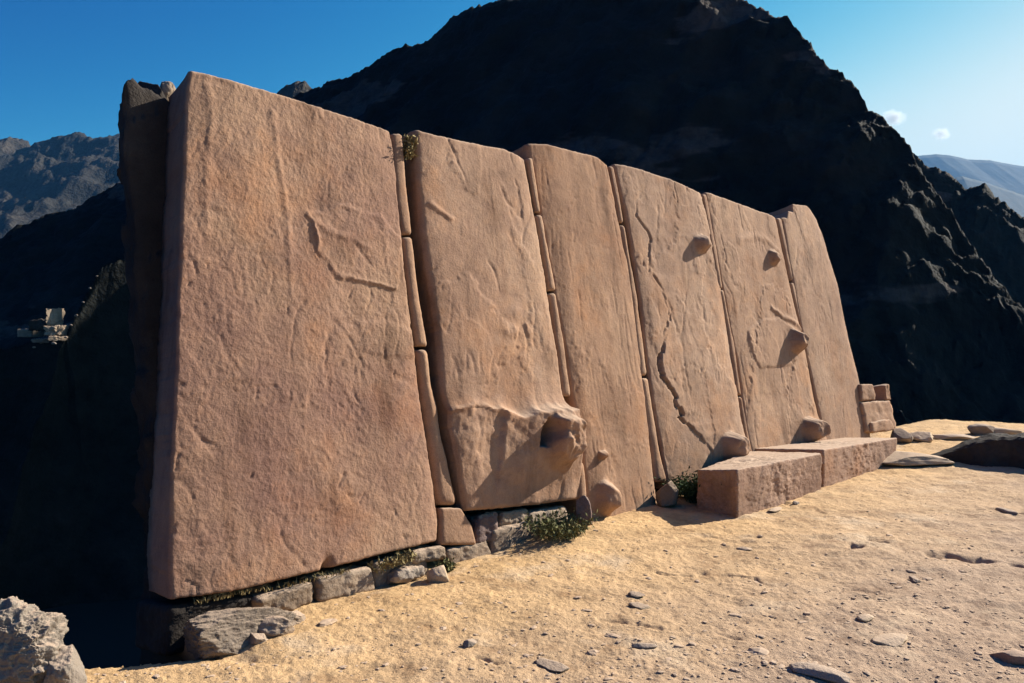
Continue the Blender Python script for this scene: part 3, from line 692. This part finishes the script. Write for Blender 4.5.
# rough grey boulder at the corner
o = rock('boulder', G(214, 648)+np.array([.02, .24, -.16]), (.84, .5, .35), M_FORE2, 43, n=80, cuts=9, rough=.3, rot=.62, fine=.06, ridge=True)
tag(o, 'furrowed grey-brown boulder at the foot of the broadest slab’s left corner', 'boulder')
for i, (px_, py_, sz) in enumerate([(272, 634, (.30, .22, .16)), (292, 622, (.20, .18, .10)), (256, 642, (.16, .14, .08))]):
    tag(rock('rock', GZ(px_, py_)+np.array([0, .03, -sz[2]*.35]), sz, M_GREY, 90+i, n=26, cuts=8, rough=.28, fine=.05, rot=i), ['tan broken stone just right of the furrowed boulder', 'second, smaller broken stone right of the furrowed boulder', 'low crumb of stone in front of the furrowed boulder’s right end'][i], 'rock')
# foreground rock at lower left
fr = G(20, 683)
o = rock('boulder', fr+np.array([-.16, .02, -.20]), (.74, .72, .66), M_FORE, 47, n=110, cuts=10, rough=.34, rot=.3, fine=.085, ridge=True)
tag(o, 'big pale jagged rock cropped by the lower left corner of the photo', 'boulder')
o = rock('boulder', G(66, 684)+np.array([.0, .02, -.10]), (.22, .26, .30), M_FORE, 48, n=40, cuts=8, rough=.25, fine=.05)
tag(o, 'smaller pale rock against the right side of the big jagged foreground rock', 'boulder')

# rubble packed behind the slabs
def rubble():
    def seg(name, u0, u1, t0, t1, bt, bb, n, rough, seed, par=None):
        c = [(u0, -2, bb), (u1, -2, bb), (u0, -2, -.43), (u1, -2, -.43), (u0, t0-.2, bt), (u1, t1-.2, bt), (u0, t0, -.43), (u1, t1, -.43)]
        return hexa(name, [W(*q_) for q_ in c], M_DARKR, .08, n, rough*1.5, seed, par, s=3.4)
    o = seg('rubble_wall', .08, 1.7, 3.83, 3.50, -.60, -.80, 120, .10, 70)
    for k, (a_, b_, t0, t1) in enumerate([(1.6, 4.4, 3.40, 3.35), (4.3, 7.4, 3.40, 3.3), (7.3, 10.4, 3.3, 3.0)]):
        seg('rubble_core', a_, b_, t0, t1, -.62, -.85, 50, .08, 71+k, o)
    tag(o, 'dark rough rubble masonry packed behind the standing slabs, showing at their left end', 'rubble wall')
rubble()
for i, (px, py, sz, lab) in enumerate([(152, 101, .26, 'dark jagged stone topping the rubble behind the broadest slab'), (168, 97, .18, 'small lit stone in the notch beside the top left corner of the broadest slab'), (131, 172, .2, 'dark stone jutting from the left side of the rubble core')]):
    # seated on the rubble about 0.8 m behind the face
    r = ray(px, py); o_ = WO-.60*N; t = np.dot(o_-CP, N)/np.dot(r, N); p = CP+t*r
    tag(rock('rock', p-np.array([0, 0, sz*.6]), (sz, sz*1.1, sz*1.3), M_DARKR if i != 1 else M_GREY, 60+i, n=24, cuts=6, rough=.25), lab, 'rock')

# ------------------------------------------------------------ bench blocks
def bench(front_px, hh_px, back_h, mat, lab, seed):
    pass
def gp(px, py): return G(px, py)
def blk(name, A, B, h1, h2, dep, z0=-.1, mat=M_PINK, seed=0, lab='', r=.03, rough=.012, n=44, cat='bench block', skew=0.):
    """block whose front bottom edge runs from A to B on the ground; heights h1,h2; depth goes back to the wall"""
    A = np.array(A); B = np.array(B); up = np.array([0, 0, 1.]); bk = -NH*dep; sk = D*skew
    c = [A+bk+up*z0+sk, B+bk+up*z0, A+up*z0, B+up*z0, A+bk+up*h1+sk, B+bk+up*h2, A+up*h1, B+up*h2]
    return tag(hexa(name, c, mat, r, n, rough, seed), lab, cat)
A1 = G(737, 518); B1 = G(822, 490)
h1 = CAMH-A1[1]*(470-327)/F; h2 = CAMH-B1[1]*(453-327)/F
# direction of the front follows the two ground points
def blk2(A, B, A2, B2, h1, h2, **k):
    up = np.array([0, 0, 1.])
    c = [A2-up*.1, B2-up*.1, A-up*.1, B-up*.1, A2+up*(h1-.09), B2+up*(h2-.09), A+up*h1, B+up*h2]
    return tag(hexa('bench_block', c, k['mat'], k.get('r', .022), 110, .034, k['seed'], s=5), k['lab'], 'bench block', 'bench blocks')
A1b = G(697, 470, h1-.09); A1b[2] = 0; B1b = B1-NH*.95
blk2(A1, B1, A1b, B1b, h1, h2, mat=M_BENCH, seed=51, lab='nearer pink bench block with a shaded left end, in front of the zigzag-crack slab')
A2_ = G(823, 488); B2_ = G(897, 461)
g1 = CAMH-A2_[1]*(450-327)/F; g2 = CAMH-B2_[1]*(438-327)/F
A2_2 = A2_+D*.012
blk2(A2_2, B2_, A2_2-NH*.95, B2_-NH*.95, g1, g2, mat=M_BENCH, seed=52, lab='farther pink bench block running to the foot of the last slab')
print('bench', A1, B1, h1, h2, A2_, B2_, g1, g2)

# low niche wall beyond the last slab
def pxw(px, py, h): return W(*UV(px, py, h), h)
foot_g = 'blocks of the low niche wall'
nw = .05
o = wallblock([(868, 432), (897, 429), (862, 402), (891, 400)], nw, .6, M_PINK, 61, name='niche_wall_block', r=.03, rough=.05, n=20); tag(o, 'broad lower block of the low wall with a window-like niche', 'wall block', foot_g)
o = wallblock([(862, 401), (875, 400), (861, 384), (873, 384)], nw, .55, M_PINK, 62, name='niche_wall_block', r=.02, rough=.035, n=14); tag(o, 'left upright of the small niche beyond the last slab', 'wall block', foot_g)
o = wallblock([(887, 400), (892, 400), (885.5, 385), (889, 384)], nw, .55, M_PINK, 63, name='niche_wall_block', r=.02, rough=.035, n=14); tag(o, 'thin right upright of the small niche beyond the last slab', 'wall block', foot_g)
o = wallblock([(873, 433), (896, 430), (872, 422), (891, 419)], nw+.05, .2, M_PINK, 65, name='niche_wall_block', r=.03, n=18, rough=.04); tag(o, 'broken rubble stone at the foot of the low niche wall', 'wall block', foot_g)

# rocks by the far end
def grock(px, py, size, mat, seed, lab, cat='rock', **k):
    p = GZ(px, py); p[2] -= size[2]*.25
    return tag(rock('rock', p, size, mat, seed, **k), lab, cat)
grock(901, 441, (.36, .4, .30), M_GREY, 71, 'dark rounded rock at the right end of the farther bench block')
grock(922, 441, (.45, .4, .20), M_CREAM, 72, 'low pale rock on the rim right of the niche wall', fine=.06)
grock(908, 462, (1.3, .8, .20), M_CREAM, 73, 'flat cream-coloured rock slab right of the farther bench block', fine=.04, cuts=9)
grock(981, 434, (.5, .3, .22), M_GREY, 74, 'small dark stone on the terrace rim at the right'); grock(1000, 434, (.7, .4, .18), M_CREAM, 75, 'pale flat stone on the terrace rim at the far right')
grock(950, 437, (.8, .4, .12), M_CREAM, 76, 'thin pale stone on the terrace rim left of the dark stone')
# outcrop with its shaded side toward the camera
pa, pd = G(920, 461), G(1250, 484)
def outcrop():
    nt_, ns = 220, 70; T_, S_ = np.meshgrid(np.linspace(0, 1, nt_), np.linspace(0, 1, ns)); T_ = T_.ravel(); S_ = S_.ravel()
    base = pa+np.outer(T_, pd-pa); hh = interp(T_, [(0, .02), (.08, .10), (.16, .24), (.26, .37), (.5, .42), (1, .46)]); dep = interp(T_, [(0, .15), (.2, .5), (1, .75)])
    prof = np.array([(0, -.25, -.5), (.12, -.1, 0), (.45, .06, .93), (.56, .2, 1), (.8, .85, 1.0), (1, 1.1, -.5)])
    off = np.interp(S_, prof[:, 0], prof[:, 1]); zz = np.interp(S_, prof[:, 0], prof[:, 2])
    X = base+np.stack([.35*off*dep, off*dep, zz*hh], 1); f1 = fbm(X, 2.4, 5, .6, seed=77); f2 = fbm(X, 3.1, 5, .6, ridge=True, seed=78)
    X += np.stack([0*f1, -.10*f1, .05*f2*(hh/.4)], 1)
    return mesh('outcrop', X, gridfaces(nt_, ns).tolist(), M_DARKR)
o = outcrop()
tag(o, 'low broad rock outcrop in shade at the right edge of the photo', 'outcrop')

# ------------------------------------------------------------ sunlit ruin on the dark spur
def at(px, py, dep): return CP+ray(px, py)/ray(px, py)[1]*dep
def frag(x0, x1, y0, y1, dep, dz, mat, seed, lab, cat='ruined wall', name='ruined_wall', rough=.26):
    a, b, c, d_ = at(x0, y1, dep), at(x1, y1, dep+.4), at(x0, y0, dep), at(x1, y0, dep+.4); bk = np.array([.25, dz, 0.])
    tag(hexa(name, [a+bk, b+bk, a, b, c+bk, d_+bk, c, d_], mat, .04, 30, rough, seed, s=3.2), lab, cat, 'ruin on the dark spur')
frag(17, 31, 329, 337, 45.6, 1.0, M_FORE, 401, 'brightest low wall end of the small ruin, farthest left on the dark slope', rough=.07)
frag(46, 54, 309, 326, 45.8, .6, M_GREY, 402, 'small ruined tower stub rising above the other walls on the dark slope')
frag(28, 45, 320, 331, 45.9, .3, M_DARKR, 403, 'low dark ruined wall between the bright wall end and the tower stub', rough=.2)
frag(44, 59, 326, 335, 45.4, .5, M_GREY, 404, 'broken wall directly below the tower stub')
frag(31, 44, 339, 343, 45.3, .5, M_FORE, 405, 'thin pale ledge wall lowest left in the small ruin')
frag(48, 60, 336, 341, 45.3, .4, M_GREY, 406, 'short broken wall lowest right in the small ruin', rough=.2)
for i, (x_, y_, s_, d_) in enumerate([(34, 347, 2.4, 45.6), (54, 343, 4, 45.5), (66, 337, 3, 45.8), (71, 325, 2.4, 46.1), (76, 315, 3, 46.4), (83, 302, 2, 46.7), (90, 288, 2.4, 47.0), (97, 276, 2, 47.3)]):
    p = at(x_, y_, d_); k = s_*46/F
    tag(rock('rock', p-np.array([0, 0, k*.5]), (k*1.3, k, k*.8), M_FORE, 420+i, n=8, cuts=5, rough=.25), 'small sunlit stone on the dark slope above or around the ruin', 'rock', 'sunlit stones on the dark slope')

# ------------------------------------------------------------ loose stones and gravel
names = [(440, 580, .26, .20, .16, 'pointed pale stone casting a shadow below the foot of the broadest slab', M_CREAM, 1),
 (636, 596, .13, .09, .035, 'upper of two small flat stones in the middle of the sandy foreground', M_FORE, 2), (640, 607, .16, .10, .03, 'lower of two small flat stones in the middle of the sandy foreground', M_CREAM, 3),
 (890, 640, .26, .16, .035, 'pale flat stone in the right foreground', M_CREAM, 4), (866, 618, .17, .10, .03, 'narrow tan stone just above the pale flat stone at right', M_CREAM, 5),
 (1016, 660, .30, .26, .08, 'reddish worn stone at the right edge of the foreground', M_PINK, 6), (644, 647, .16, .08, .04, 'small dark-edged stone near the bottom centre', M_FORE, 7),
 (820, 675, .34, .18, .06, 'crumbled grey rock at the bottom right of centre', M_FORE, 8), (553, 668, .24, .12, .04, 'low tan rock at the bottom edge, left of centre', M_FORE, 9),
 (915, 581, .16, .08, .04, 'small dark stone right of the ground crack', M_FORE, 10), (796, 504, .09, .07, .05, 'little dark stone by the foot of the nearer bench block', M_FORE, 11),
 (776, 510, .28, .1, .03, 'flat pale stone lying along the front of the nearer bench block', M_CREAM, 12), (470, 645, .10, .07, .05, 'small brown stone on bright sand left of centre', M_FORE, 13),
 (195, 655, .14, .09, .06, 'small pale stone below the furrowed boulder', M_CREAM, 14), (228, 652, .10, .07, .05, 'tiny pale stone at the right foot of the furrowed boulder', M_CREAM, 15),
 (1006, 512, .30, .12, .05, 'dark slab edge at the right below the shaded outcrop', M_FORE, 16), (745, 548, .14, .09, .03, 'flat pale stone in the sand below the bench', M_CREAM, 17)]
for (px, py, a, b, c, lab, mt, sd) in names:
    p = GZ(px, py); p[2] -= c*.3
    tag(rock('loose_stone', p, (a, b, c), mt, 200+sd, n=14, cuts=7, rough=.25, rot=rng.random()*3, tilt=.3 if sd == 1 else None), lab, 'stone')
def gravel():
    V, Fc = shell(2); Fc = np.array(Fc); vs = []; fs = []; k = 0; rs = np.random.default_rng(21)
    n_ = 6500
    for i in range(n_):
        py = 430+ (690-430)*math.sqrt(rs.random()); px = -40+1110*rs.random()
        p = G(px, py)
        u = (p-WO)@D; h = (p-WO)@NH
        if h < .12 and -.3 < u < 11.5: continue
        if plate(np.array([p[0]]), np.array([p[1]]))[0] < .1: continue
        dens = .35+.65*smooth(.3, 4, np.array([h]))[0]
        cl = perlin(np.array([[p[0]*1.1, p[1]*1.1, .5]]))[0]
        if rs.random() > dens*(.45+1.6*max(cl, 0)+.2): continue
        s = .0042*math.exp(rs.normal()*.6)*(1+.06*p[1]); s = min(s, .045)
        q = V/np.linalg.norm(V, axis=1)[:, None]*(.75+.5*rs.random((len(V), 1))); a = rs.random()*6.3
        q = q*np.array([s*(1+rs.random()), s, s*(.2+.3*rs.random())])
        q = np.stack([q[:, 0]*math.cos(a)-q[:, 1]*math.sin(a), q[:, 0]*math.sin(a)+q[:, 1]*math.cos(a), q[:, 2]], 1)
        vs.append(q+np.array([p[0], p[1], 0])); fs.append(Fc+k); k += len(V)
    v = np.vstack(vs); cen = np.array([x.mean(0) for x in vs]); zz = np.repeat(zg(cen[:, 0], cen[:, 1]), len(V)); v[:, 2] += zz+.002
    tag(mesh('gravel', v, np.vstack(fs).tolist(), M_GRAVEL, sm=False), 'scattered grit and pebbles on the sandy terrace', 'gravel', kind='stuff')
M_GRAVEL = stone_mat('tan_grit', (.32, .21, .13), (.46, .32, .20), (.58, .43, .29), .5, .2)
gravel()

# ------------------------------------------------------------ plants
def tuft(name, base, n, hgt, spread, mat, seed, lab, cat, wid=.006, leaf=False, line=None):
    rs = np.random.default_rng(seed); vs = []; fs = []; k = 0
    for i in range(n):
        a = rs.random()*6.283; r_ = spread*math.sqrt(rs.random()); b0 = np.array(base, float)
        if line is not None: b0 = b0+(np.array(line)-b0)*rs.random()
        b0 = b0+np.array([math.cos(a)*r_*.5, math.sin(a)*r_*.5, 0])
        h_ = hgt*(.4+.6*rs.random()); lean = (.3+.9*rs.random())*h_; dr = np.array([math.cos(a), math.sin(a), 0]); sd = np.array([-dr[1], dr[0], 0])
        pr = None
        for j in range(4):
            t = j/3; c = b0+dr*lean*t*t+np.array([0, 0, h_*(t-.25*t*t)]); wd = (wid*(1-t)+.0008)*(.5 if leaf else 1)
            vs += [c-sd*wd, c+sd*wd]
            if j: fs.append((k+2*j-2, k+2*j-1, k+2*j+1, k+2*j))
        k += 8
        if leaf:
            for j in range(5):
                t = .3+.7*rs.random(); c = b0+dr*lean*t*t+np.array([0, 0, h_*(t-.25*t*t)])
                d1 = rs.normal(size=3); d1 /= np.linalg.norm(d1); d2 = np.cross(d1, rs.normal(size=3)); d2 /= np.linalg.norm(d2); L_ = .014+.014*rs.random()
                vs += [c, c+d1*L_+d2*L_*.4, c+d1*L_*2, c+d1*L_-d2*L_*.4]; fs.append((k, k+1, k+2, k+3)); k += 4
    return tag(mesh(name, np.array(vs), fs, mat, sm=False), lab, cat)
g0 = GZ(552, 541); tuft('shrub', g0+np.array([0, .08, .0]), 300, .24, .36, M_GRASS, 1, 'olive green leafy shrub growing under the ledge slab', 'shrub', .004, True, line=GZ(582, 535)+np.array([-.12, .06, 0]))
g0 = GZ(690, 506); tuft('bush', g0+np.array([.1, .22, .0]), 420, .42, .30, M_BUSH, 2, 'dark bush in the shade at the left end of the bench', 'bush', .004, True)
def onwall(px, py, h=.0): return pxw(px, py, h)
tuft('grass_tuft', onwall(195, 604, -.02), 120, .07, .06, M_DRY, 3, 'dry brown grass in the joint under the left corner of the broadest slab', 'grass', .003, False, line=onwall(262, 590, .0))
tuft('dry_grass', onwall(265, 592, -.01), 110, .07, .05, M_DRY, 4, 'dry grass in the joint under the middle of the broadest slab', 'grass', .003, False, line=onwall(350, 572, .0))
tuft('grass_tuft', onwall(380, 572, .03), 60, .11, .06, M_DRY, 5, 'straw coloured grass hanging under the right part of the broadest slab', 'grass', .004, True, line=onwall(412, 560, .03))
tuft('weed', GZ(446, 572)+np.array([0, .02, 0]), 50, .10, .06, M_GRASS, 6, 'small weed at the foot of the squarish filler block', 'weed', .004, True)
tuft('dry_plant', onwall(409, 160, -.03), 90, .08, .04, M_DRY, 7, 'dry plant growing in the top of the joint beside the broadest slab', 'plant', .004, True, line=onwall(409, 140, -.04))

# ------------------------------------------------------------ clouds
def cloud(px, py, dist, wd, hg, seed, lab):
    c = CP+ray(px, py)/ray(px, py)[1]*dist; k = dist/F; V, Fc = shell(28)
    p = V/np.linalg.norm(V, axis=1)[:, None]; p = p*np.array([wd*k, wd*k*.7, hg*k])/2*1.25
    m = bpy.data.materials.new('cloud_vapour'); m.use_nodes = True; t = m.node_tree; t.nodes.clear()
    o = t.nodes.new('ShaderNodeOutputMaterial'); vv = t.nodes.new('ShaderNodeVolumePrincipled'); vv.inputs['Color'].default_value = (1, 1, 1, 1)
    g_ = t.nodes.new('ShaderNodeNewGeometry'); sb = t.nodes.new('ShaderNodeVectorMath'); sb.operation = 'SUBTRACT'; t.links.new(g_.outputs['Position'], sb.inputs[0]); sb.inputs[1].default_value = tuple(c)
    dv = t.nodes.new('ShaderNodeVectorMath'); dv.operation = 'DIVIDE'; t.links.new(sb.outputs[0], dv.inputs[0]); dv.inputs[1].default_value = (wd*k/2, wd*k*.35, hg*k/2)
    ln = t.nodes.new('ShaderNodeVectorMath'); ln.operation = 'LENGTH'; t.links.new(dv.outputs[0], ln.inputs[0])
    nz = tex(t, 1.6, 6, .65, vec=dv.outputs[0], seed=seed*.37); ma = t.nodes.new('ShaderNodeMath'); ma.operation = 'MULTIPLY_ADD'; t.links.new(nz, ma.inputs[0]); ma.inputs[1].default_value = -1.7; t.links.new(ln.outputs['Value'], ma.inputs[2])
    mr_ = t.nodes.new('ShaderNodeMapRange'); t.links.new(ma.outputs[0], mr_.inputs[0]); mr_.inputs[1].default_value = .05; mr_.inputs[2].default_value = -.75; mr_.inputs[3].default_value = 0; mr_.inputs[4].default_value = .011; t.links.new(mr_.outputs[0], vv.inputs['Density'])
    vv.inputs['Anisotropy'].default_value = .3; t.links.new(vv.outputs[0], o.inputs['Volume'])
    tag(mesh('cloud', p+c, Fc, m), lab, 'cloud', 'small clouds low in the right sky')
cloud(893, 118, 13000, 28, 18, 81, 'larger of two small white clouds right of the mountain')
cloud(941, 134, 13000, 20, 14, 82, 'smaller, lower of two small white clouds right of the mountain')

for o in bpy.data.objects:
    if '_o' in o: del o['_o']
